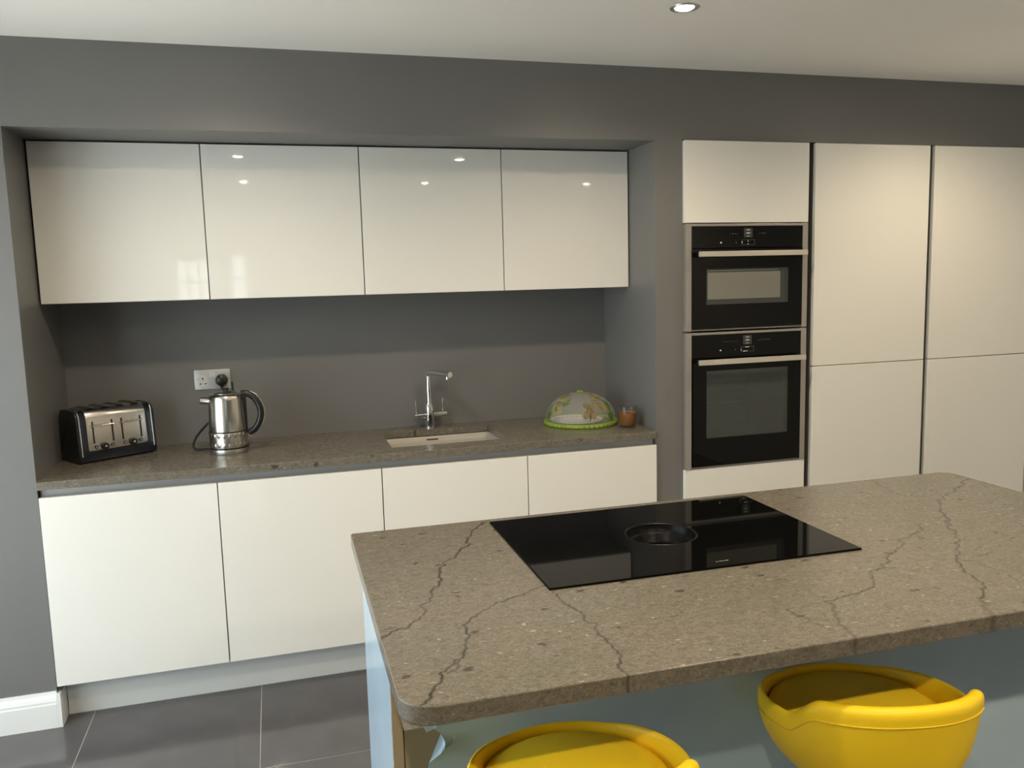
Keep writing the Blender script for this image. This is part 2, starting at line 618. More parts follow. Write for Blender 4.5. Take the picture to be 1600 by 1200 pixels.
# patio doors in the left wall: three tall glazed leaves, daylight comes in here
w = bpy.data.objects.new('window_1', None)
COL.objects.link(w)
struct(w)
n = 2
for k in range(n):
    a = PAT_Y0 + (PAT_Y1 - PAT_Y0) * k / n
    b = PAT_Y0 + (PAT_Y1 - PAT_Y0) * (k + 1) / n
    fr = boxes('leaf_frame', [(XL - .10, XL - .04, a, a + .06, 0, PAT_Z), (XL - .10, XL - .04, b - .06, b, 0, PAT_Z),
                              (XL - .10, XL - .04, a + .06, b - .06, 0, .08), (XL - .10, XL - .04, a + .06, b - .06, PAT_Z - .06, PAT_Z)], DARKRAIL, w)
    box('pane', XL - .075, XL - .065, a + .06, b - .06, .08, PAT_Z - .06, WINGLASS, w)
struct(box('ground_outside', XL - 9, XL - 0.15, YF - 4, 6, -0.14, -0.04, BLUEGROUND), 'paved ground outside the patio doors')

# skirting boards
SK = [(0, 0), (-0.018, 0), (-0.018, 0.088), (-0.016, 0.094), (-0.0165, 0.100), (-0.013, 0.112), (-0.0075, 0.122), (-0.006, 0.1325), (0, 0.1325)]
bm = bmesh.new()
add_prism(bm, SK, 'x', XL, NX0)
add_box(bm, NX0 - 0.0005, NX0 + 0.0135, -0.018, 0.07, 0, 0.125)
struct(fin('baseboard_left', bm, SKIRT), 'white moulded skirting board on the grey wall')
bm = bmesh.new()
add_prism(bm, SK, 'x', NX1 + 0.012, 2.505)
struct(fin('baseboard_right', bm, SKIRT))

# ------------------------------------------------------------------ ceiling downlights
def downlight(x, y, label, power=1.0):
    t = thing('ceiling_downlight', label, 'downlight', (x, y, ZC), 0, 'ceiling downlights')
    lathe('bezel', [(0.031, -0.001), (0.034, -0.003), (0.040, -0.0045), (0.0445, -0.003), (0.046, 0.0), (0.031, 0.0)], STEEL, t, 40)
    lathe('lamp', [(0, -0.0085), (0.012, -0.008), (0.022, -0.006), (0.0305, -0.0012), (0.0305, 0.0), (0, 0.0)], LAMP, t, 32)
    l = bpy.data.lights.new('downlight_beam', 'SPOT')
    l.energy = SPOT_W * power
    l.color = SPOT_COL
    l.spot_size = math.radians(158)
    l.spot_blend = 0.75
    l.shadow_soft_size = 0.03
    o = bpy.data.objects.new('downlight_beam', l)
    COL.objects.link(o)
    o.parent = t
    o.location = (0, 0, -0.020)
    return t


downlight(2.150, -0.711, 'round steel rimmed downlight glowing in the ceiling above the ovens')
OUT = 'round steel rimmed downlight out of view in the kitchen ceiling'
for x, y, lb in ((0.68, -0.711, OUT), (3.62, -0.711, OUT), (0.68, -2.06, 'downlight mirrored brightly near the top of the second wall cabinet door'),
                 (2.15, -2.06, 'downlight mirrored brightly near the top of the third wall cabinet door'),
                 (0.68, -3.41, 'added downlight behind the camera, mirrored faintly in the second wall cabinet door'),
                 (2.15, -3.41, 'added downlight behind the camera, mirrored faintly in the third wall cabinet door'), (3.62, -3.41, OUT)):
    downlight(x, y, lb, 2.0 if y < -3 else 1.0)  # the row behind the camera is added, stronger, to light the stools

# ------------------------------------------------------------------ base cabinets, rail, plinth
BX = [0.006, 0.601, 1.2085, 1.8045, 2.386]
YB, ZB0, ZB1 = -0.014, 0.152, 0.849
lab = ['gloss white base cabinet furthest left, beside the skirting board', 'gloss white base cabinet below the kettle, second from the left',
       'gloss white base cabinet under the sink', 'gloss white base cabinet furthest right, beside the grey pier']
for k in range(4):
    t = thing('base_cabinet', lab[k], 'cabinet', ((BX[k] + BX[k + 1]) / 2, YB, ZB0), 0, 'base cabinets under the long worktop')
    w = (BX[k + 1] - BX[k]) / 2
    top = 0.50 if k == 2 else 0.69                    # the sink base is open above for the bowl
    lst = [(-w + .001, -w + .018, .022, .56, 0, top), (w - .018, w - .001, .022, .56, 0, top),
           (-w + .018, w - .018, .022, .56, 0, .018), (-w + .018, w - .018, .545, .56, .018, top), (-w + .018, w - .018, .022, .545, top - .018, top)]
    boxes('carcass', lst, CARC, t)
    box('door', -w + .0019, w - .0019, 0, .020, 0, ZB1 - ZB0, GLOSS, t, 0.0014)
rail = box('handle_rail', NX0 + .004, NX1 - .004, 0.022, 0.030, ZB1 - 0.006, 0.8785, ALU)
tag(rail, 'grey aluminium handle channel running between worktop and base doors', 'handle rail')
pl = box('plinth', NX0 + .0145, NX1 - .004, 0.0735, 0.089, 0.0005, ZB0 - 0.001, mat('plinth_white', (0.66, 0.67, 0.645), 0.35))
tag(pl, 'pale recessed plinth along the floor under the base cabinets', 'plinth')

# ------------------------------------------------------------------ wall cabinets
UX = [0.0085, 0.604, 1.206, 1.802, 2.3835]
YU, ZU0, ZU1 = 0.2584, 1.523, 2.117
lab = ['gloss white wall cabinet furthest left, above the toaster', 'gloss white wall cabinet above the kettle, second from the left',
       'gloss white wall cabinet above the mixer tap', 'gloss white wall cabinet furthest right, above the domed food cover']
for k in range(4):
    t = thing('wall_cabinet', lab[k], 'cabinet', ((UX[k] + UX[k + 1]) / 2, YU, ZU0), 0, 'wall cabinets in the niche')
    w = (UX[k + 1] - UX[k]) / 2
    H = ZU1 - ZU0
    box('carcass', -w + .001, w - .001, .022, ND - YU - .001, 0.004, H, BLACKS if False else CARC, t)
    box('door', -w + .0019, w - .0019, 0, .020, 0, H - 0.002, GLOSS, t, 0.0012)

# ------------------------------------------------------------------ tall units
YT = -0.0189
ZT = 2.1235
ZSP = 1.1467
OX0, OX1 = 2.5155, 3.1155
OZ0 = 0.728
t = thing('oven_cabinet', 'tall gloss white cabinet housing the two built-in ovens', 'cabinet', ((OX0 + OX1) / 2, YT, 0.0))
w = (OX1 - OX0) / 2
lst = [(-w, -w + .018, .024, .60, .15, ZT), (w - .018, w, .024, .60, .15, ZT), (-w + .018, w - .018, .59, .60, .15, ZT),
       (-w + .018, w - .018, .024, .59, OZ0 - .022, OZ0 - .004), (-w + .018, w - .018, .024, .59, 1.786, 1.804),
       (-w + .018, w - .018, .024, .59, .15, .168), (-w + .018, w - .018, .024, .59, ZT - .018, ZT)]
boxes('carcass', lst, CARC, t)
box('top_door', -w, w, 0, .020, 1.785, ZT, GLOSS, t, .0016)
box('drawer_front', -w, w, 0, .020, 0.152, OZ0 - .003, GLOSS, t, .0016)
box('plinth', -w, w, .085, .10, 0.0005, .15, MATS['plinth_white'], t)
TX = [(3.1495, 3.7535), (3.7805, 4.384)]
lab = ['tall gloss white cabinet with two doors right beside the ovens', 'tall gloss white cabinet at the right edge, furthest from the ovens']
for (a, b), lb in zip(TX, lab):
    t = thing('tall_cabinet', lb, 'cabinet', ((a + b) / 2, YT, 0), 0, 'tall cabinets right of the ovens')
    w = (b - a) / 2
    box('carcass', -w + .002, w - .002, .024, .60, .15, ZT, CARC, t)
    box('upper_door', -w, w, 0, .021, ZSP + .0015, ZT, GLOSS, t, .0016)
    box('lower_door', -w, w, 0, .021, .152, ZSP - .0015, GLOSS, t, .0016)
    box('plinth', -w, w, .085, .10, 0.0005, .15, MATS['plinth_white'], t)
for a, b, lb in ((OX1, TX[0][0], 'upright grey handle channel between ovens and tall cabinet'), (TX[0][1], TX[1][0], 'upright grey handle channel between the two tall cabinets')):
    prof = [(a + .001, 0.034), (a + .001, 0.001), (a + .004, 0.001), (a + .004, .026), (b - .004, .026), (b - .004, .001), (b - .001, .001), (b - .001, .034)]
    o = prism('upright_rail', [(x, y + 0.004) for x, y in prof], 'z', .15, ZT, DARKRAIL)
    tag(o, lb, 'handle rail', 'upright handle channels')

# ------------------------------------------------------------------ ovens
def oven(name, label, z0, h, door_top, win, handle_z, screen_reflection, lower):
    W = 0.594
    cx = (OX0 + OX1) / 2
    t = thing(name, label, 'oven', (cx, YT, z0), 0, None)
    wx = W / 2
    L0 = -wx + 0.027                                   # inner edge of the left trim
    R0 = wx - 0.027
    zz = lambda z: z - z0
    box('side_trim', -wx, L0, -.004, .045, 0, h - .002, TRIM, t, .001)
    box('side_trim', R0, wx, -.004, .045, 0, h - .002, TRIM, t, .001)
    box('top_trim', L0 + .0005, R0 - .0005, -.006, .03, h - .013, h - .003, TRIM, t, .001)
    box('bottom_trim', L0 + .0005, R0 - .0005, .004, .03, 0.001, .008, TRIM, t, .001)
    cp = box('control_panel', L0 + .0005, R0 - .0005, -.003, .03, zz(door_top) + .003, h - .0135, BLACKG, t, .0008)
    # door with a see-through opening
    x0, x1, a, b = win
    x0, x1, a, b = x0 - cx, x1 - cx, zz(a), zz(b)
    dt, db = zz(door_top), .010
    yd0, yd1 = -.006, .022
    dl, dr = L0 + .0005 + (.006 if lower else 0), R0 - .0005
    door = boxes('door', [(dl, x0, yd0, yd1, db, dt), (x1, dr, yd0, yd1, db, dt),
                          (x0, x1, yd0, yd1, db, a), (x0, x1, yd0, yd1, b, dt)], BLACKG, t)
    box('window_pane', x0 + .0003, x1 - .0003, yd0 + .0002, yd0 + .004, a + .0003, b - .0003, OVENPANE, door)
    # handle on two stand-offs
    hz = zz(handle_z)
    hd = box('handle', -.258, .262, -.056, -.042, hz - .011, hz + .011, HANDLE, t, .0012)
    for s in (-.235, .239):
        box('handle_mount', s - .012, s + .012, -.042, -.006, hz - .007, hz + .007, BLACKP, hd)
    # cavity
    c0, c1, e0, e1 = x0 - .03, x1 + .03, a - .025, b + .03
    if screen_reflection:
        box('screen_reflection', x0 + .006, x1 - .040, yd0 - .0004, yd0 - .0001, a + .022, b - .016, SCREEN, door)  # pale sheet before the pane, painted in place of its reflection
        boxes('cavity', [(c0, c1, .024, .03, e0, e1)], ENAMEL, t)
        boxes('screen_reflection_edge', [(x0 + .006, x1 - .05, yd0 - .0004, yd0 - .0001, b - .010, b - .0065)], SCREEN, door)
    else:
        lst = [(c0, c1, .38, .386, e0, e1), (c0 - .006, c0, .024, .386, e0, e1), (c1, c1 + .006, .024, .386, e0, e1),
               (c0, c1, .024, .386, e0 - .006, e0), (c0, c1, .024, .386, e1, e1 + .006)]
        boxes('cavity', lst, ENAMEL, t)
        bm = bmesh.new()
        rz = a + (b - a) * .50
        add_cyl(bm, (c0, .032, rz), (c1, .032, rz), .0030, seg=8)
        add_cyl(bm, (c0, .36, rz), (c1, .36, rz), .003, seg=8)
        for q in range(13):
            x = c0 + .02 + (c1 - c0 - .04) * q / 12
            add_cyl(bm, (x, .032, rz), (x, .36, rz), .0016, seg=6)
        fin('rack', bm, CHROME, t, smooth=40)
    # display block, ring of touch marks, printed symbols
    pz = h - .066
    boxes('display', [(-.021, .021, -.0034, -.0028, h - .062, h - .022)], DISP, cp)
    boxes('display_text', [(-.008, .008, -.0038, -.0033, h - .031, h - .0285), (-.009, .009, -.0038, -.0033, h - .0445, h - .0415), (-.006, .006, -.0038, -.0033, h - .057, h - .0555)], WHITEP, cp)
    y0, y1 = -.0037, -.0031
    q0, q1 = h - .093, h - .071
    boxes('touch_outline', [(-.032, .032, y0, y1, q0, q0 + .0012), (-.032, .032, y0, y1, q1 - .0012, q1), (-.032, -.0308, y0, y1, q0, q1), (.0308, .032, y0, y1, q0, q1)], GREYP, cp)
    if lower:
        boxes('touch_mark', [(-.010, .008, y0 - .0002, y1, q1 - .0032, q1 - .0008), (-.020, -.010, y0 - .0002, y1, q0 + .001, q0 + .0042), (-.005, .0, y0 - .0002, y1, q0 + .001, q0 + .0042), (-.031, -.0285, y0 - .0002, y1, q0 + .006, q0 + .012)], WHITEP, cp)['kind'] = 'stuff'
    else:
        boxes('touch_mark', [(-.003, .001, y0 - .0002, y1, q0 + .0025, q0 + .0055), (-.003, .001, y0 - .0002, y1, q0 + .0145, q0 + .0175), (-.031, -.0285, y0 - .0002, y1, q0 + .007, q0 + .015)], WHITEP, cp)['kind'] = 'stuff'
    cyl('power_mark', (-.131, -.0036, q0 + .0105), (-.131, -.0028, q0 + .0105), .0038, WHITEP, cp, seg=12)
    cyl('touch_dot', (-.058, -.0036, q0 + .0105), (-.058, -.0028, q0 + .0105), .0034, DIMP, cp, seg=12)
    nl = 8 if lower else 4
    lst = []
    for q in range(nl):
        w_ = .004 + .003 * ((q * 7) % 3) / 2
        if lower:
            lst.append((-.122 + q * .0095, -.122 + q * .0095 + w_, y0, y1, h - .047, h - .044))
        else:
            lst.append((-.088 + q * .011, -.088 + q * .011 + w_, y0, y1, h - .048, h - .044))
        if q < nl - (1 if lower else 0):
            lst.append((.052 + q * .0095, .052 + q * .0095 + w_, y0, y1, h - .046, h - .0425))
    boxes('touch_symbols', lst, DIMP, cp)['kind'] = 'stuff'
    return t


oven('compact_oven', 'black glass compact oven with wide pale window, upper of the two', 1.3275, 0.456, 1.676, (2.614, 3.014, 1.440, 1.592), 1.653, True, False)
oven('single_oven', 'tall black glass oven with large dark window, lower of the two', OZ0 - .002, 0.598, 1.208, (2.616, 3.019, 0.860, 1.155), 1.197, False, True)

# ------------------------------------------------------------------ stone slabs
def jitter_line(pts, amp, rnd):
    P = [np.array(p, float) for p in pts]
    for lev in range(4):
        Q = [P[0]]
        for a, b in zip(P[:-1], P[1:]):
            d = b - a
            ln = np.linalg.norm(d)
            mid = (a + b) / 2
            if ln > 0.006:
                n_ = np.array([-d[1], d[0]]) / ln
                mid = mid + n_ * rnd.normal() * min(amp, 0.16 * ln)
                Q += [mid, b]
            else:
                Q += [b]
        P = Q
    out = []
    for a, b in zip(P[:-1], P[1:]):
        k = max(1, int(np.linalg.norm(b - a) / 0.0012))
        out += [a + (b - a) * i / k for i in range(k)]
    return np.array(out + [P[-1]])


def slab(name, x0, x1, y0, y1, ztop, th, step, corners, veins, origin, rotz=0.0, hole=None, edge=0.0022):
    """polished slab: fine grid on top so the veins can be stored as marks of the stone.
    corners = radii (x0y0, x1y0, x1y1, x0y1)."""
    e = edge
    X = np.unique(np.concatenate([np.linspace(x0 + e, x1 - e, int((x1 - x0) / step) + 1)] + ([np.array(hole[:2])] if hole else [])))
    Y = np.unique(np.concatenate([np.linspace(y0 + e, y1 - e, int((y1 - y0) / step) + 1)] + ([np.array(hole[2:])] if hole else [])))
    nx, ny = len(X), len(Y)
    GX, GY = np.meshgrid(X, Y, indexing='ij')
    NXv = np.zeros_like(GX)
    NYv = np.zeros_like(GY)
    NXv[0, :] = -1
    NXv[-1, :] = 1
    NYv[:, 0] = -1
    NYv[:, -1] = 1
    for (sx, sy), r in zip(((-1, -1), (1, -1), (1, 1), (-1, 1)), corners):
        r = max(r, e + 0.001)
        cx = (x0 + r) if sx < 0 else (x1 - r)
        cy = (y0 + r) if sy < 0 else (y1 - r)
        vx, vy = GX - cx, GY - cy
        msk = (vx * sx > 0) & (vy * sy > 0)
        ln = np.hypot(vx, vy)
        ln[ln == 0] = 1
        k = np.where(msk & (ln > r - e), (r - e) / ln, 1.0)
        GX[msk] = (cx + vx * k)[msk]
        GY[msk] = (cy + vy * k)[msk]
        bd = msk & (np.abs(NXv) + np.abs(NYv) > 0)
        NXv[bd] = (vx / ln)[bd]
        NYv[bd] = (vy / ln)[bd]
    V = np.zeros((nx, ny))

    def idx(arr, v):
        return int(np.clip(np.searchsorted(arr, v), 0, len(arr) - 1))
    for pts, wid, inten in veins:
        L_ = jitter_line(pts, 0.006, rng)
        n_ = len(L_)
        wv = wid * (0.65 + 1.0 * np.abs(np.interp(np.arange(n_), np.linspace(0, n_, 14), rng.random(14))))
        iv = inten * (0.75 + 0.30 * np.interp(np.arange(n_), np.linspace(0, n_, 22), rng.random(22)))
        for (px, py), w_, i_ in zip(L_, wv, iv):
            R = w_ + step
            a, b = idx(X, px - R), idx(X, px + R) + 1
            c, d = idx(Y, py - R), idx(Y, py + R) + 1
            dist = np.hypot(GX[a:b, c:d] - px, GY[a:b, c:d] - py)
            V[a:b, c:d] = np.maximum(V[a:b, c:d], i_ * np.clip(1.15 - dist / (w_ + 0.35 * step), 0, 1))
    verts = [np.stack([GX.ravel(), GY.ravel(), np.full(nx * ny, ztop)], 1)]
    vein = [V.ravel()]
    I = np.arange(nx * ny).reshape(nx, ny)
    keep = np.ones((nx - 1, ny - 1), bool)
    if hole:
        hx0, hx1, hy0, hy1 = [idx(X, hole[0]), idx(X, hole[1]), idx(Y, hole[2]), idx(Y, hole[3])]
        keep[hx0:hx1, hy0:hy1] = False
    F = np.stack([I[:-1, :-1], I[1:, :-1], I[1:, 1:], I[:-1, 1:]], -1)[keep]
    faces = F.tolist()

    def skirt(loop, offs, zs, nrm, base):
        """stacked rings below a boundary loop; returns last ring ids"""
        prev = loop
        lx, ly, lv = GX.ravel()[loop], GY.ravel()[loop], V.ravel()[loop]
        n = len(loop)
        for off, z in zip(offs, zs):
            verts.append(np.stack([lx + nrm[0] * off, ly + nrm[1] * off, np.full(n, z)], 1))
            vein.append(lv)
            cur = np.arange(base, base + n)
            base += n
            for k in range(n):
                k2 = (k + 1) % n
                faces.append([prev[k], cur[k], cur[k2], prev[k2]])
            prev = cur
        return prev, base
    loop = np.concatenate([I[:-1, 0], I[-1, :-1], I[1:, -1][::-1], I[0, 1:][::-1]])
    nrm = (NXv.ravel()[loop], NYv.ravel()[loop])
    base = nx * ny
    zb = ztop - th
    last, base = skirt(loop, (0.65 * e, e, e, 0.6 * e), (ztop - 0.35 * e, ztop - e, zb + 0.4 * e, zb), nrm, base)
    if hole:
        hl = np.concatenate([I[hx0:hx1, hy0], I[hx1, hy0:hy1], I[hx0 + 1:hx1 + 1, hy1][::-1], I[hx0, hy0 + 1:hy1 + 1][::-1]])
        z0n = (np.zeros(len(hl)), np.zeros(len(hl)))
        hlast, base = skirt(hl, (0,), (zb,), z0n, base)
        vv = np.concatenate(verts)
        # underside as four strips round the hole
        c = [(x0 + e, y0 + e), (x1 - e, y0 + e), (x1 - e, y1 - e), (x0 + e, y1 - e)]
        h = [(hole[0], hole[2]), (hole[1], hole[2]), (hole[1], hole[3]), (hole[0], hole[3])]
        verts.append(np.array([(*p, zb) for p in c + h]))
        vein.append(np.zeros(8))
        for k in range(4):
            faces.append([base + k, base + (k + 1) % 4, base + 4 + (k + 1) % 4, base + 4 + k])
        base += 8
    else:
        faces.append(list(map(int, last)))
    VV = np.concatenate(verts)
    ox, oy, oz = origin
    VV = VV - np.array([ox, oy, oz])
    me = bpy.data.meshes.new(name)
    me.from_pydata(VV.tolist(), [], faces)
    bm_ = bmesh.new()
    bm_.from_mesh(me)
    bmesh.ops.recalc_face_normals(bm_, faces=bm_.faces)
    bm_.to_mesh(me)
    bm_.free()
    at = me.attributes.new('vein', 'FLOAT', 'POINT')
    at.data.foreach_set('value', np.concatenate(vein).astype(np.float32))
    return me


# ---- long worktop in the niche, with the sink cut out
ZW, TW = 0.908, 0.0288
SX0, SX1, SY0, SY1 = 1.267, 1.757, 0.095, 0.452


def wt(px):
    return [tuple(pix(u, v, 2, ZW))[:2] for u, v in px]


wv = [(wt([(150, 738), (178, 728), (215, 722), (258, 713)]), 0.0016, 0.5),
      (wt([(855, 690), (905, 675), (955, 668), (985, 676)]), 0.0014, 0.35),
      (wt([(690, 672), (765, 656), (800, 661), (840, 672)]), 0.0013, 0.3),
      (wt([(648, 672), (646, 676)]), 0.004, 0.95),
      (wt([(455, 716), (520, 700), (575, 697), (610, 706)]), 0.0014, 0.35)]
me = slab('worktop', NX0 + .0006, NX1 - .0006, -0.021, ND - .0006, ZW, TW, 0.005, (0, 0, 0, 0), wv, (1.195, 0.27, ZW - TW), hole=(SX0, SX1, SY0, SY1), edge=0.0016)
o = link('worktop', me, STONE, loc=(1.195, 0.27, ZW - TW))
tag(o, 'long grey brown stone worktop in the niche with sink cut-out', 'worktop')

# ---- island, turned very slightly against the wall
IA = -0.0098
PIV = Vector((1.0, -1.0, 0))
RI = Matrix.Rotation(IA, 3, 'Z')


def isl(x, y, z=0.0):
    return RI @ (Vector((x, y, z)) - PIV) + PIV


def to_isl(p):
    return RI.transposed() @ (Vector(p) - PIV) + PIV


ZI, TI = 0.8987, 0.0326
IX0, IX1, IY0, IY1 = 1.001, 2.953, -1.9763, -0.9947


def iv(px):
    out = []
    for u, v in px:
        p = to_isl(pix(u, v, 2, ZI))
        out.append((p.x, p.y))
    return out


def c1(l):
    return [(540 + x / 3.0, 800 + y / 3.0) for x, y in l]


def c2(l):
    return [(1200 + x / 3.53, 720 + y / 3.53) for x, y in l]


VA = c1([(655, 50), (590, 95), (575, 130), (545, 170), (515, 205), (465, 250), (440, 270), (445, 310), (435, 350), (405, 385), (390, 425), (365, 475), (355, 490), (320, 515), (265, 545), (225, 558), (170, 590)])
VB = c1([(940, 345), (870, 365), (800, 395), (740, 420), (690, 438), (640, 465), (590, 495), (570, 520), (565, 545), (578, 590), (570, 640), (550, 682), (520, 710), (480, 730), (440, 760), (445, 800), (415, 825), (395, 860), (370, 900), (360, 922)])
VB2 = c1([(535, 695), (508, 745), (478, 758)])
VC = c1([(970, 375), (1000, 400), (1050, 435), (1090, 465), (1120, 510), (1170, 550), (1215, 590), (1245, 620), (1275, 650), (1290, 700), (1285, 735), (1315, 755), (1327, 775)])
VD = c2([(835, 350), (790, 410), (740, 450), (705, 490), (660, 530), (640, 570), (600, 605), (582, 640), (585, 665), (565, 700), (520, 715), (470, 735), (400, 755), (320, 775)])
VD2 = c2([(320, 775), (350, 820), (380, 850), (395, 900), (430, 930), (440, 990), (436, 1002)])
VE = c2([(1118, 97), (1075, 125), (1030, 150), (990, 180), (965, 215), (950, 245), (965, 290), (990, 330), (1005, 380), (1035, 410), (1040, 450), (1035, 490), (1035, 545), (1070, 590), (1120, 630), (1165, 665), (1192, 690), (1190, 725), (1165, 760)])
VE2 = c2([(1165, 760), (1185, 800), (1225, 840), (1240, 905)])
VE3 = c2([(967, 292), (950, 312), (925, 320)])
VF = c2([(575, 103), (620, 138), (680, 160), (720, 180), (765, 195)])
VG = c2([(1040, 545), (1110, 548), (1200, 580), (1290, 610), (1405, 668)])
VH = c2([(90, 820), (150, 845), (200, 865), (230, 885), (300, 905), (365, 935)])
VI = [(885, 968), (915, 975), (960, 980), (1030, 985), (1090, 992), (1180, 1010)]
veins = [(iv(VA), .0022, 1.0), (iv(VB), .0019, 1.0), (iv(VB2), .0014, .8), (iv(VC), .0018, .85), (iv(VD), .0020, .9), (iv(VD2), .0034, .55),
         (iv(VE), .0024, .95), (iv(VE2), .0045, .5), (iv(VE3), .0022, .6), (iv(VF), .0024, .7), (iv(VG), .0014, .5), (iv(VH), .0018, .5)]
org = isl((IX0 + IX1) / 2, (IY0 + IY1) / 2, ZI - TI)
me = slab('island_worktop', IX0, IX1, IY0, IY1, ZI, TI, 0.0026, (0.062, 0.062, 0.040, 0.008), veins, ((IX0 + IX1) / 2, (IY0 + IY1) / 2, ZI - TI), hole=(1.395, 2.154, -1.550, -1.052))
o = link('island_worktop', me, STONE, loc=org, rot=(0, 0, IA))
tag(o, 'thick grey brown veined stone island worktop with rounded corner', 'worktop')

# island body
EX0, EX1 = 1.024, 1.046
PYF, PYB = -1.603, -1.022
io = isl(1.95, -1.31, 0)
t = thing('island_cabinet', 'island base with blue film covered panels under the veined worktop', 'island', io, IA)
lx = lambda x: x - 1.95
ly = lambda y: y + 1.31
ztop = ZI - TI - .0005
epn = box('end_panel', lx(EX0), lx(EX1), ly(PYF), ly(PYB), 0.001, ztop, EDGE, t, .0008)
epn['label'] = 'end panel of the island, reflection painted into its tan edge'
f = box('protective_film', lx(EX0) - .0008, lx(EX0) - .0002, ly(PYF) + .0015, ly(PYB) - .001, 0.003, ztop - .001, BLUEF, epn)
f['label'] = 'pale blue protective film on the end panel'
fpn = box('back_panel', lx(EX1) + .002, lx(2.935), ly(PYF) + .001, ly(PYF) + .021, 0.001, ztop, PANEL, t, .0008)
fpn['label'] = 'gloss panel facing the bar stools'
# film on the long panel, torn away at the top left corner
PF = PYF


def fp(u, v):
    q = to_isl(pix(u, v, 1, PF - 0.012))
    return (q.x - 1.95, q.z)


tear = [fp(*q) for q in [(652, 1127), (660, 1136), (668, 1149), (679, 1143), (690, 1150), (697, 1160), (693, 1170), (687, 1180), (672, 1196)]]
poly = [(lx(2.933), 0.004), (lx(2.933), ztop - .0008), (tear[0][0], ztop - .0008)] + tear + [(tear[-1][0] - .012, tear[-1][1] - .06), (tear[-1][0] + .005, tear[-1][1] - .16), (lx(1.06), .30), (lx(1.06), .004)]
f = prism('protective_film', poly, 'y', ly(PYF) + .0002, ly(PYF) + .0008, BLUEF, fpn, smooth=None)
f['label'] = 'torn blue protective film on the long panel'
# curled flaps standing off along the tear
bm = bmesh.new()
def flap(p0, p1, out, wdt, n=6):
    A, B = [], []
    for k in range(n + 1):
        s = k / n
        x = p0[0] + (p1[0] - p0[0]) * s
        z = p0[1] + (p1[1] - p0[1]) * s
        bulge = math.sin(math.pi * s)
        row = []
        for j in range(5):
            a = j / 4 * 2.2
            row.append(bm.verts.new((x + wdt * bulge * math.sin(a) * 0.8, ly(PYF) - .0005 - out * bulge * (1 - math.cos(a)) * .6, z + wdt * bulge * .35 * math.sin(a))))
        A.append(row)
    for r0, r1 in zip(A[:-1], A[1:]):
        for j in range(4):
            bm.faces.new((r0[j], r0[j + 1], r1[j + 1], r1[j]))
flap(tear[1], tear[3], .012, .022)
flap(tear[4], tear[8], .020, .026, 10)
flap(fp(712, 1152), fp(690, 1178), .010, .014)
o = fin('film_flap', bm, BLUEF, fpn, smooth=60)
o['label'] = 'curled loose edge of the torn film'
box('carcass', lx(EX1) + .002, lx(2.933), ly(PYF) + .023, ly(PYB) - .022, 0.10, ztop - .2, CARC, t)
rp = box('end_panel', lx(2.9355), lx(2.9505), ly(PYF), ly(PYB), 0.001, ztop, PANEL, t, .0008)
for k in range(3):
    a = EX1 + .004 + k * .628
    box('drawer_front', lx(a), lx(a + .620), ly(PYB) - .021, ly(PYB) - .001, .152, .835, GLOSS, t, .0015)

# ------------------------------------------------------------------ induction hob with downdraft vent
HX0, HX1, HY0, HY1 = 1.3784, 2.1700, -1.5671, -1.0350
hc = ((HX0 + HX1) / 2, (HY0 + HY1) / 2)
t = thing('induction_hob', 'black glass induction hob with round extractor opening set in the island', 'hob', isl(*hc, ZI), IA)
hw, hd = (HX1 - HX0) / 2, (HY1 - HY0) / 2
vx, vy, vr = 1.770 - hc[0], -1.298 - hc[1], 0.0925
bm = bmesh.new()
NS = 64
ring = [(vx + vr * math.cos(2 * math.pi * k / NS), vy + vr * math.sin(2 * math.pi * k / NS)) for k in range(NS)]


def outer_pt(k):
    a = 2 * math.pi * k / NS
    c, s = math.cos(a), math.sin(a)
    tt = min((hw - vx if c > 0 else hw + vx) / max(abs(c), 1e-9), (hd - vy if s > 0 else hd + vy) / max(abs(s), 1e-9))
    return (vx + c * tt, vy + s * tt)


# outline with exact corners: sort the boundary samples and corners by angle
ang_c = [math.atan2(sy * hd - vy, sx * hw - vx) % (2 * math.pi) for sx, sy in ((1, 1), (-1, 1), (-1, -1), (1, -1))]
outer = []
for k in range(NS):
    outer.append(outer_pt(k))
for a, (sx, sy) in zip(ang_c, ((1, 1), (-1, 1), (-1, -1), (1, -1))):
    outer[int(round(a / (2 * math.pi) * NS)) % NS] = (sx * hw, sy * hd)
ZG0, ZG1 = 0.0004, 0.0050
layers = []
for (pts, z) in ((ring, ZG0), (ring, ZG1 - .0012), ([(vx + (vr + .0015) * math.cos(2 * math.pi * k / NS), vy + (vr + .0015) * math.sin(2 * math.pi * k / NS)) for k in range(NS)], ZG1),
                 ([(x - .0012 * (1 if x > 0 else -1) * (abs(abs(x) - hw) < 1e-6), y - .0012 * (1 if y > 0 else -1) * (abs(abs(y) - hd) < 1e-6)) for x, y in outer], ZG1), (outer, ZG1 - .0012), (outer, ZG0)):
    layers.append([bm.verts.new((x, y, z)) for x, y in pts])
for a, b in zip(layers, layers[1:] + layers[:1]):
    for k in range(NS):
        bm.faces.new((a[k], a[(k + 1) % NS], b[(k + 1) % NS], b[k]))
fin('glass_plate', bm, HOBG, t, smooth=25)
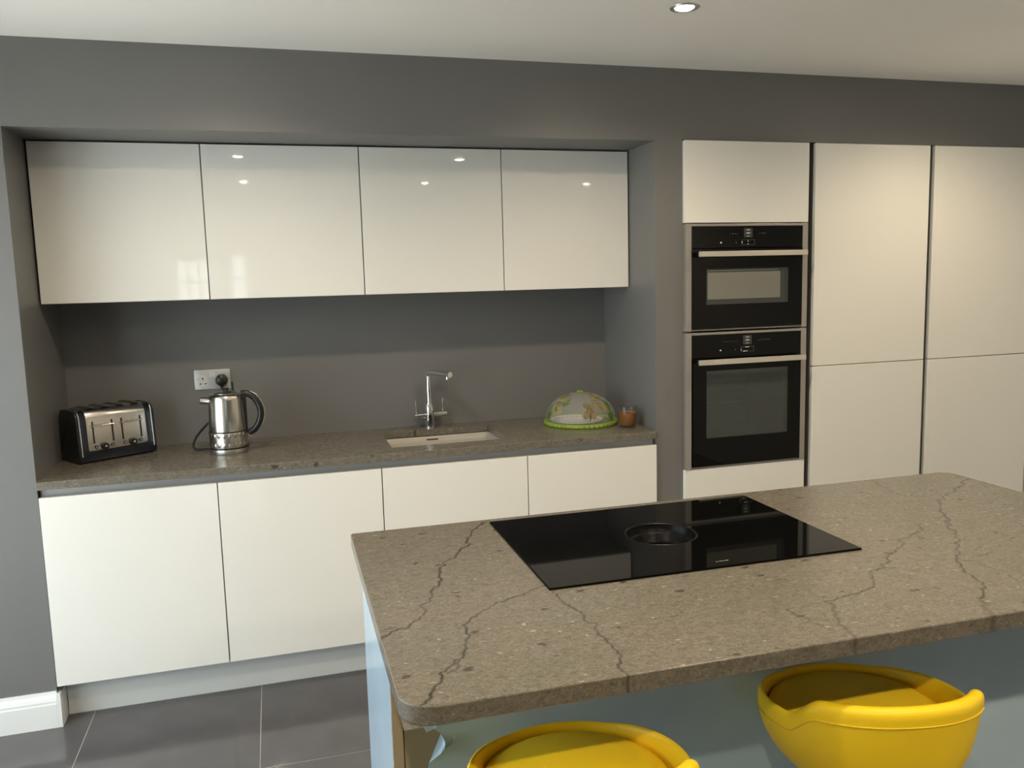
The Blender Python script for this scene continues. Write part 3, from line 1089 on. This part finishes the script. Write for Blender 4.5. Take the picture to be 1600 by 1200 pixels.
# the extractor bowl sits inside the glass thickness and slab (a shallow stepped black ring)
lathe('vent_ring', [(vr + .0015, ZG1 - .0003), (vr - .001, ZG1 + .0008), (vr - .004, ZG1 - .0005), (vr - .007, -.012), (vr - .010, -.016), (vr - .0135, -.0165), (vr - .016, -.019), (vr - .020, -.036),
                    (vr - .023, -.0385), (vr - .027, -.039), (vr - .030, -.060), (0, -.062), (0, -.066), (vr - .002, -.066), (vr - .002, ZG1 - .002)], VENTB, t, 64, center=(vx, vy, 0))
fz = -hd + .028
boxes('printed_mark', [(.018 + .003, .018 + .007, fz, fz + .0035, ZG1, ZG1 + .0002), (.029, .0315, fz + .001, fz + .0045, ZG1, ZG1 + .0002)]
      + [(.033 + k * .0075, .033 + k * .0075 + .0055, fz + .0012, fz + .0045, ZG1, ZG1 + .0002) for k in range(3)], mat('hob_print', (0.30, 0.29, 0.27), 0.5), t)

# ------------------------------------------------------------------ sink
t = thing('sink', 'pale undermounted rectangular sink bowl in the stone worktop', 'sink', ((SX0 + SX1) / 2, (SY0 + SY1) / 2, ZW - TW - .175))
sw, sd = (SX1 - SX0) / 2 + .004, (SY1 - SY0) / 2 + .004
bm = bmesh.new()


def rr_loop(w_, d_, r, z, n=8):
    return [bm.verts.new((x, y, z)) for x, y in round_poly([(w_, d_), (-w_, d_), (-w_, -d_), (w_, -d_)], r, n)]


H = .1715
Ls = [rr_loop(sw + .018, sd + .018, .03, H), rr_loop(sw, sd, .020, H), rr_loop(sw - .001, sd - .001, .022, H - .002), rr_loop(sw - .002, sd - .002, .024, H - .020),
      rr_loop(sw - .006, sd - .006, .03, H - .027), rr_loop(sw - .020, sd - .020, .04, H - .034), rr_loop(sw - .050, sd - .045, .05, H - .055), rr_loop(sw - .075, sd - .062, .055, .04), rr_loop(sw - .10, sd - .085, .05, .012), rr_loop(.05, .05, .04, 0.0015), rr_loop(.05, .05, .04, -.006), rr_loop(sw - .09, sd - .07, .04, -.006),
      rr_loop(sw + .006, sd + .006, .03, .08), rr_loop(sw + .006, sd + .006, .03, H - .008), rr_loop(sw + .018, sd + .018, .03, H - .008)]
for a, b in zip(Ls, Ls[1:] + Ls[:1]):
    for k in range(len(a)):
        bm.faces.new((a[k], a[(k + 1) % len(a)], b[(k + 1) % len(a)], b[k]))
fin('bowl', bm, CERAM, t, smooth=50)
lathe('drain', [(0, .0005), (.02, .001), (.036, .003), (.042, .0045), (.045, .003), (.045, -.004), (0, -.004)], CHROME, t, 32)
box('overflow_slot', -.040, .012, sd - .006, sd - .0020, H - .0165, H - .0125, BLACKS, t)

# ------------------------------------------------------------------ mixer tap
TXo, TYo = 1.4985, 0.500
t = thing('mixer_tap', 'chrome mixer tap with two lever handles behind the sink', 'tap', (TXo, TYo, ZW), 0)
lathe('base', [(0, 0), (.0235, 0), (.0235, .004), (.0205, .007), (.0195, .045), (.0195, .050), (0, .050)], CHROME, t, 32)
cyl('crossbar', (-.072, -.006, .056), (.079, .006, .062), .0155, CHROME, t, bev=.001)
lathe('body', [(0, .046), (.021, .046), (.0215, .080), (.0205, .100), (.0155, .108), (.0155, .112), (0, .112)], CHROME, t, 32)
path = [Vector((0, 0, .105)), Vector((0, 0, .17)), Vector((0, 0, .235)), Vector((.0015, -.003, .246)), Vector((.007, -.013, .2535)), Vector((.018, -.035, .256)), Vector((.045, -.092, .2545)), Vector((.0705, -.147, .252))]
sp = tube('spout', path, .0128, CHROME, t, 20)
cyl('aerator', (.062, -.129, .246), (.062, -.129, .231), .008, CHROME, sp, seg=20)
for s, z in ((-1, .070), (1, .076)):
    hnd = cyl('handle', (s * .062, s * .005, z - .004), (s * .0635, s * .005 - .004, z + .056), .0032, STEELP, t, seg=12)

# ------------------------------------------------------------------ double socket and plug
t = thing('double_socket', 'brushed steel double wall socket behind the kettle', 'socket', (0.571, ND, 1.1775))
w_, h_ = .0735, .0425
poly = round_poly([(w_, h_), (-w_, h_), (-w_, -h_), (w_, -h_)], .004, 4)
prism('faceplate', poly, 'y', -.006, -.0002, SOCKET, t, bev=.0012)
ins = prism('insert', round_poly([(-.020, .016), (-.058, .016), (-.058, -.030), (-.020, -.030)], .008, 4), 'y', -.0068, -.005, SOCKW, t)
for a, b, c, d in ((-.0415, -.0365, .000, .009), (-.0535, -.0455, -.0195, -.0150), (-.0325, -.0245, -.0195, -.0150)):
    box('pin_hole', a, b, -.0072, -.0066, c, d, BLACKS, ins)
for x0_, x1_ in ((-.012, -.001), (.001, .012)):
    box('switch', x0_, x1_, -.0085, -.005, .009, .030, SOCKW, t, .0008)
for s in (-1, 1):
    cyl('screw', (s * .062, -.0066, .0), (s * .062, -.005, .0), .003, STEEL, t, seg=12)

# ------------------------------------------------------------------ kettle
KX, KY = 0.636, 0.281
t = thing('kettle', 'stainless steel kettle with black handle and textured band', 'kettle', (KX, KY, ZW), math.radians(-6))
lathe('power_base', [(0, 0), (.0745, 0), (.0755, .003), (.0755, .016), (.0740, .021), (0, .021)], STEEL, t, 64)
lathe('black_ring', [(0, .021), (.0762, .0205), (.0762, .0262), (0, .026)], BLACKP, t, 64)


def dim(tt, r, z):
    k = max(0.0, math.sin(tt * 22)) * max(0.0, math.sin((z - .028) / .058 * math.pi * 3)) ** 2
    return (r + .0022 * k, z)


lathe('textured_band', [(.0735, .026)] + [(.0738, .028 + .058 * k / 18) for k in range(19)] + [(.0730, .087)], STEELP, t, 176, f=dim, smooth=70)
lathe('black_ring', [(.0, .0865), (.0742, .0865), (.0742, .0915), (0, .0915)], BLACKP, t, 64)
lathe('body', [(.0725, .0905), (.0728, .093), (.0705, .15), (.0672, .215), (.0655, .228), (.062, .2345), (.054, .238), (.048, .239), (0, .239)], STEELP, t, 72)
ld = lathe('lid', [(.045, .2385), (.045, .2405), (.040, .2435), (.022, .2475), (0, .2485)], STEEL, t, 48)
lathe('lid_knob', [(0, .2475), (.012, .2475), (.011, .252), (.014, .257), (.011, .261), (0, .262)], BLACKP, ld, 24)
tube('spout', [Vector((-.060, 0, .210)), Vector((-.080, 0, .2125)), Vector((-.0975, 0, .214))], [.0165, .0140, .0135], STEELP, t, 20)
bm = bmesh.new()
add_box(bm, -.0990, -.0965, -.0120, .0120, .2005, .2265, .0005, 1)
fin('spout_lip', bm, BLACKP, t)
hp = smooth_path([(.058, 0, .2345), (.082, 0, .2335), (.108, 0, .217), (.1265, 0, .185), (.131, 0, .150), (.122, 0, .116), (.103, 0, .088), (.079, 0, .074)], 6)
hnd = tube('handle', hp, [.0085 + .004 * math.sin(math.pi * k / (len(hp) - 1)) for k in range(len(hp))], BLACKP, t, 14, rx=.013)
hp2 = [Vector((p.x + .0095 + .0035 * math.sin(math.pi * k / (len(hp) - 1)), p.y, p.z + (.004 if k < 12 else -.003))) for k, p in enumerate(hp)][4:]
tube('handle_trim', hp2, .0025, STEEL, hnd, 10, rx=.006)
box('handle_strip', .062, .0765, -.010, .010, .072, .228, BLACKP, t, .003)
cyl('switch', (.078, 0, .064), (.089, 0, .062), .004, STEEL, t, seg=12)
cd = smooth_path([(-.060, .045, .010), (-.100, .055, .007), (-.135, .060, .0065), (-.152, .070, .020), (-.140, .095, .055), (-.105, .125, .095), (-.065, .155, .125), (-.02, .185, .155), (-.008, .225, .215), (-.010, .2375, .258)], 8)
cord = tube('cord', cd, .0048, RUBBER, t, 10)

pgl = thing('power_plug', 'round black plug pushed into the right half of the socket', 'plug', (0.6085, ND - .0075, 1.1745))
lathe('plug_body', [(0, 0), (.0235, 0), (.0255, .003), (.0255, .020), (.0225, .031), (.015, .036), (0, .037)], BLACKP, pgl, 40).rotation_euler = (math.radians(90), 0, 0)
tube('cable_grip', [Vector((0, -.016, -.018)), Vector((0, -.016, -.028)), Vector((0, -.015, -.036))], [.008, .007, .0055], RUBBER, pgl, 12)

# ------------------------------------------------------------------ toaster
TW_, TD_, TH_ = 0.304, 0.178, 0.204
ang = math.atan2(0.403 - 0.233, 0.350 - 0.098)
t = thing('toaster', 'four slot steel and black toaster in the left corner', 'toaster', (0.0985, 0.236, ZW), ang)
PROF = [(.006, .004), (.002, .030), (.016, TH_), (TD_ - .016, TH_), (TD_ - .002, .030), (TD_ - .006, .004)]
def off(prof, d):
    cy_, cz_ = TD_ / 2, .10
    return [(y + (d if y > cy_ else -d), z + (d if z > cz_ else 0)) for y, z in prof]
rads = [.006, .006, .034, .034, .006, .006]
prism('housing', round_poly(PROF, rads), 'x', .010, TW_ - .010, NAVYB, t)
for a, b in ((0, .011), (TW_ - .011, TW_)):
    e_ = prism('end_panel', round_poly(off(PROF, .001), rads), 'x', a, b, BLACKP, t, bev=.003)
    x = b if a == 0 else a
    edge = [Vector((x, y, z)) for y, z in round_poly(off(PROF, .0025), rads)]
    # chrome bead up the front edge of each end panel
    fe = [p for p in edge if p.y < .06 and p.z > .012]
    fe.sort(key=lambda p: p.z - p.y * .2)
    tube('chrome_bead', fe, .0026, CHROME, e_, 8)
CV = [(.004 - .0035, .040), (.016 - .004, TH_ + .0035), (TD_ - .012, TH_ + .0035), (TD_ - .0005, .040)]
cv = prism('steel_cover', round_poly(CV, [.012, .036, .036, .012]), 'x', .036, TW_ - .036, STEELP, t, bev=.002)


def fy(z):
    return .0005 + (.012 - .0005) * (z - .040) / (TH_ + .0035 - .040)


def on_front(name, x0_, x1_, z0_, z1_, d0, d1, material, par):
    bm_ = bmesh.new()
    for (x, z) in ((x0_, z0_), (x1_, z0_), (x1_, z1_), (x0_, z1_)):
        pass
    A = [bm_.verts.new((x, fy(z) - d1, z)) for x, z in ((x0_, z0_), (x1_, z0_), (x1_, z1_), (x0_, z1_))]
    B = [bm_.verts.new((x, fy(z) - d0, z)) for x, z in ((x0_, z0_), (x1_, z0_), (x1_, z1_), (x0_, z1_))]
    bm_.faces.new(A)
    bm_.faces.new(B[::-1])
    for k in range(4):
        bm_.faces.new((A[k], B[k], B[(k + 1) % 4], A[(k + 1) % 4]))
    return fin(name, bm_, material, par)


mid = TW_ / 2
for side in (-1, 1):
    c = mid + side * .056
    for s in (-1, 1):
        on_front('lever_slot', c + s * .037 - .0032, c + s * .037 + .0032, .074, .160, -.001, .0006, BLACKS, t)
    lv = cyl('lever', (c - .041, fy(.143) - .008, .143), (c + .041, fy(.143) - .008, .143), .0036, CHROME, t, seg=14)
    for s in (-1, 1):
        box('lever_arm', c + s * .037 - .002, c + s * .037 + .002, fy(.143) - .008, fy(.143) + .0, .141, .145, STEEL, lv)
    z_ = .060
    y_ = fy(z_)
    dl = cyl('dial', (c, y_, z_), (c, y_ - .012, z_), .0155, BLACKP, t, r1=.0135, bev=.001)
    prism('dial_pointer', [(c - .004, z_ - .001), (c + .004, z_ - .003), (c + .003, z_ + .005)], 'y', y_ - .0128, y_ - .0118, WHITEP, dl, smooth=None)
    for s in (-1, 1):
        b_ = cyl('button', (c + s * .031, y_ + .001, z_ + .001), (c + s * .031, y_ - .0035, z_ + .001), .0072, BLACKP, t, seg=20)
        cyl('button_cap', (c + s * .031, y_ - .003, z_ + .001), (c + s * .031, y_ - .005, z_ + .001), .0045, STEEL, b_, seg=20)
for k in range(4):
    c = mid + (-.0885 + .059 * k)
    sl = box('bread_slot', c - .0145, c + .0145, .030, TD_ - .030, TH_ + .0030, TH_ + .0042, BLACKS, t)
    for s in (-1, 1):
        cyl('slot_wire', (c + s * .0105, .034, TH_ + .0048), (c + s * .0105, TD_ - .034, TH_ + .0048), .0011, CHROME, sl, seg=6)
    cyl('slot_wire', (c - .0145, TD_ - .032, TH_ + .0052), (c + .0145, TD_ - .032, TH_ + .0052), .0013, CHROME, sl, seg=6)
for sx in (.03, TW_ - .03):
    for sy in (.03, TD_ - .03):
        cyl('foot', (sx, sy, 0), (sx, sy, .005), .010, RUBBER, t, seg=16)

# ------------------------------------------------------------------ domed food cover, plate, glass
DX, DY, DR, DH = 2.163, 0.316, 0.166, 0.142
pt = thing('dinner_plate', 'white patterned plate under the domed food cover', 'plate', (DX - .015, DY + .01, ZW))
lathe('plate_body', [(0, .003), (.07, .003), (.078, .006), (.118, .017), (.1195, .0185), (.118, .0195), (.076, .0095), (.068, .0065), (0, .0065)], PLATE, pt, 56)
bm = bmesh.new()
for k in range(26):
    a = 2 * math.pi * k / 26
    add_box(bm, -.0055, .0055, -.0028, .0028, -.0003, .0003)
    vs = bm.verts[-8:] if hasattr(bm.verts, '__getitem__') else []
    bm.verts.ensure_lookup_table()
    vs = bm.verts[-8:]
    bmesh.ops.transform(bm, matrix=Matrix.Translation((.099 * math.cos(a), .099 * math.sin(a), .0157)) @ Matrix.Rotation(a + math.pi / 2, 4, 'Z') @ Matrix.Rotation(math.radians(-13), 4, 'X'), verts=vs)
fin('rim_pattern', bm, PLATED, pt)

fc = thing('food_cover', 'domed netting food cover with lime green rim and butterflies', 'food cover', (DX, DY, ZW))


def dome(u, a, d=0.0):
    """u: 0 at the rim .. 1 at the top"""
    th = u * math.pi / 2
    r = (DR - .006 + d) * math.cos(th) ** 0.86
    z = .016 + (DH - .016 + d) * math.sin(th) ** 1.0
    return Vector((r * math.cos(a), r * math.sin(a), z))


bm = bmesh.new()
NU, NA = 18, 72
G = [[bm.verts.new(dome(i / NU * .985, 2 * math.pi * k / NA)) for k in range(NA)] for i in range(NU + 1)]
for i in range(NU):
    for k in range(NA):
        bm.faces.new((G[i][k], G[i][(k + 1) % NA], G[i + 1][(k + 1) % NA], G[i + 1][k]))
fin('netting', bm, NET, fc, smooth=80)


def ruf(tt, r, z):
    return (r + .0022 * math.sin(tt * 46), z)


lathe('rim', [(DR - .008, .0005), (DR - .001, .0005), (DR + .002, .006), (DR + .001, .014), (DR - .003, .0185), (DR - .008, .0185), (DR - .010, .009), (DR - .008, .0005)], GREEN, fc, 230, f=ruf, smooth=80)
lathe('knob', [(0, DH - .002), (.010, DH - .002), (.014, DH + .003), (.013, DH + .008), (.006, DH + .010), (0, DH + .010)], GREEN, fc, 20, f=lambda t_, r, z: (r * (1 + .18 * math.sin(5 * t_)), z))


def petal(bm, u0, a0, ang_, ln, wd, d=.0012):
    """leaf shaped patch lying on the dome, root at (u0,a0), pointing along ang_ (0 = along the rim, 90 = up)"""
    NN = 8
    rows = []
    ru = 1.0 / (DH * 1.45)
    ra = 1.0 / DR
    for i in range(NN + 1):
        s = i / NN
        w = wd * math.sin(math.pi * min(1, s * .96 + .03)) ** .7 * (0.65 + .5 * s)
        row = []
        for j in (-1, 0, 1):
            lx_ = ln * s * math.cos(ang_) - w * j * math.sin(ang_)
            lu_ = ln * s * math.sin(ang_) + w * j * math.cos(ang_)
            u_ = min(.97, max(0.0, u0 + lu_ * ru))
            a_ = a0 + lx_ * ra / max(.25, math.cos(u_ * math.pi / 2) ** .86)
            row.append(bm.verts.new(dome(u_, a_, d)))
        rows.append(row)
    for r0, r1 in zip(rows[:-1], rows[1:]):
        for j in range(2):
            bm.faces.new((r0[j], r0[j + 1], r1[j + 1], r1[j]))
    fs = list({f_ for r0 in rows for v_ in r0 for f_ in v_.link_faces})
    bmesh.ops.solidify(bm, geom=fs, thickness=0.0006)


def butterfly(u0, a0, tilt, size, wing_mat, lab_):
    bm_ = bmesh.new()
    for da, ln, wd in ((62, 1.0, .36), (118, 1.0, .36), (-52, .72, .30), (-128, .72, .30)):
        petal(bm_, u0, a0, math.radians(da) + tilt, size * ln, size * wd)
    o_ = fin('butterfly', bm_, wing_mat, fc, smooth=60)
    o_['label'] = lab_
    bm_ = bmesh.new()
    petal(bm_, u0 - .06 * size / .05, a0, math.radians(90) + tilt, size * .85, size * .045, .0022)
    for da in (72, 108):
        petal(bm_, u0 + .10 * size / .05, a0, math.radians(da) + tilt, size * .9, size * .022, .0022)
    fin('butterfly_body', bm_, BLACKS, o_, smooth=60)


def sprig(u0, a0, tilt, size):
    bm_ = bmesh.new()
    for da, ln in ((90, 1.0), (60, .6), (125, .55)):
        petal(bm_, u0, a0, math.radians(da) + tilt, size * ln, size * .12, .0008)
    fin('green_sprig', bm_, LEAF, fc, smooth=60)


AV = math.atan2(CAM.y - DY, CAM.x - DX)               # bearing of the viewer's side of the dome
for (u0, da, tilt, size, wm, lb) in ((.36, .30, math.pi - .1, .054, WINGT, 'large tan butterfly'), (.66, .75, -.5, .036, WINGY, 'pale yellow butterfly near the top'),
                                     (.38, .80, 1.0, .040, WINGY, 'pale yellow butterfly'), (.32, -.80, .7, .042, WINGY, 'pale yellow butterfly'), (.62, -1.0, .2, .034, WINGY, 'pale yellow butterfly'),
                                     (.40, 2.6, .4, .045, WINGT, 'tan butterfly on the far side'), (.40, -2.5, .4, .045, WINGY, 'pale butterfly on the far side')):
    butterfly(u0, AV + da, tilt, size, wm, lb)
for (u0, da, tilt, size) in ((.05, 1.05, -.1, .075), (.30, 1.15, .2, .07), (.06, -1.15, .1, .08), (.42, -.62, -.3, .05), (.62, .95, .3, .05), (.66, -1.2, .2, .045)):
    sprig(u0, AV + da, tilt, size)

GXc, GYc = 2.314, 0.128
t = thing('drinking_glass', 'clear glass tumbler of brown drink beside the food cover', 'glass', (GXc, GYc, ZW))
lathe('tumbler', [(0, .0004), (.029, .0004), (.033, .003), (.036, .02), (.0405, .060), (.0415, .097), (.0408, .0982), (.0398, .097), (.0385, .060), (.034, .014), (.030, .0095), (0, .0085)], CLEAR, t, 56, smooth=60)
lathe('drink', [(0, .0092), (.0296, .0102), (.0334, .0146), (.0378, .0595), (.0380, .066), (.0374, .0655), (0, .0650)], DRINK, t, 56, smooth=50)

# ------------------------------------------------------------------ bar stools
def bar_stool(label, x, y, rot, zs):
    """bucket seat on a gas lift; faces local +y, back at local -y; zs = height of the seat rim at the front"""
    t_ = thing('bar_stool', label, 'stool', (x, y, 0), rot, 'yellow bar stools at the island')
    LOW, HIGH = 0.0, 0.092
    A, B = 0.206, 0.204
    NT = 96

    def rim_h(th):
        # th measured from the back (local -y)
        d = abs((th + math.pi / 2 + math.pi) % (2 * math.pi) - math.pi)
        s = min(1, max(0, (math.radians(70) - d) / math.radians(22)))
        s = s * s * (3 - 2 * s)
        q = min(1, max(0, (math.radians(150) - d) / math.radians(80)))
        return LOW + .040 * q * (1 - s) + (HIGH - LOW) * s + .016 * max(0.0, math.cos(d * 1.5)) * s

    def back_w(th):
        d = abs((th + math.pi / 2 + math.pi) % (2 * math.pi) - math.pi)
        s = min(1, max(0, (math.radians(70) - d) / math.radians(22)))
        return s * s * (3 - 2 * s)

    bm_ = bmesh.new()
    rings = []
    NP = 13

    def prof(th):
        hh = rim_h(th)
        bw = back_w(th)
        flare = 1.0 + .07 * bw
        pts = [(0.10, -.118), (.45, -.113), (.74, -.098), (.90, -.066), (.975, -.030)]
        top = hh
        pts += [(0.995 + (flare - 1) * .25, -.030 + (top + .030) * .35), (1.0 + (flare - 1) * .7, -.030 + (top + .030) * .72)]
        rw = .075 + .075 * bw
        pts += [(flare, top - .010), (flare - .012, top + .005), (flare - rw * .5, top + .010), (flare - rw * .85, top + .005), (flare - rw, top - .010)]
        pts += [(1 - rw + (flare - 1) * .4, -.026 + (top) * .42), (.90 - .06 * bw, -.034), (.70, -.055), (.10, -.06)]
        return pts
    for k in range(NT):
        th = 2 * math.pi * k / NT
        c_, s_ = math.cos(th), math.sin(th)
        # slightly squared plan
        n_ = 2.12
        rr = (abs(c_) ** n_ + abs(s_) ** n_) ** (-1 / n_)
        rings.append([bm_.verts.new((A * f_ * rr * c_, B * f_ * rr * s_, zs + z_)) for f_, z_ in prof(th)])
    M_ = len(rings[0])
    for k in range(NT):
        a, b = rings[k], rings[(k + 1) % NT]
        for j in range(M_ - 1):
            bm_.faces.new((a[j], b[j], b[j + 1], a[j + 1]))
        bm_.faces.new((a[M_ - 1], b[M_ - 1], b[0], a[0]))
    sh = fin('seat_shell', bm_, YELLOW, t_, smooth=80)
    sub = sh.modifiers.new('sub', 'SUBSURF')
    sub.levels = sub.render_levels = 1
    # welt under the padded top roll
    loop = []
    for k in range(NT):
        th = 2 * math.pi * k / NT
        c_, s_ = math.cos(th), math.sin(th)
        rr = (abs(c_) ** 2.12 + abs(s_) ** 2.12) ** (-1 / 2.12)
        f_ = 1.0 + .07 * back_w(th) * .86
        top = rim_h(th)
        loop.append(Vector((A * (f_ + .001) * rr * c_, B * (f_ + .001) * rr * s_, zs + top - .026)))
    tube('piping', loop, .0013, YSEAM, sh, 8, closed=True)
    # seat cushion
    bm_ = bmesh.new()
    def sq(tt, r, z):
        c_, s_ = math.cos(tt), math.sin(tt)
        rr = (abs(c_) ** 2.15 + abs(s_) ** 2.15) ** (-1 / 2.15)
        return (r * rr, z)
    add_lathe(bm_, [(0, .008), (.07, .0075), (.125, .005), (.160, .001), (.177, -.007), (.184, -.021), (.176, -.042), (0, -.050)], 64, sq, (0, .008, zs))
    fin('seat_cushion', bm_, YELLOW, t_, smooth=80)
    lathe('swivel_plate', [(0, zs - .135), (.085, zs - .135), (.09, zs - .128), (.09, zs - .119), (0, zs - .119)], BLACKP, t_, 32)
    cyl('gas_lift', (0, 0, zs - .30), (0, 0, zs - .13), .020, CHROME, t_)
    cyl('column', (0, 0, .03), (0, 0, zs - .29), .029, CHROME, t_)
    lathe('base', [(0, .0005), (.182, .0005), (.186, .004), (.180, .010), (.12, .020), (.05, .032), (.034, .045), (0, .045)], CHROME, t_, 64)
    fr_ = [Vector((.14 * math.sin(a), .05 + .13 * math.cos(a), .26)) for a in np.linspace(-2.2, 2.2, 24)]
    fr_ = [Vector((-.025, 0, .26))] + fr_ + [Vector((.025, 0, .26))]
    tube('footrest', fr_, .009, CHROME, t_, 12)
    tube('lever', [Vector((.05, 0, zs - .14)), Vector((.12, -.01, zs - .145)), Vector((.19, -.02, zs - .15))], .005, CHROME, t_, 10)
    return t_


bar_stool('yellow bucket bar stool at the bottom centre, nearer the rounded corner', 1.319, -1.881, math.radians(-5), 0.655)
bar_stool('yellow bucket bar stool on the right with its back fully shown', 1.967, -1.831, math.radians(-11), 0.655)
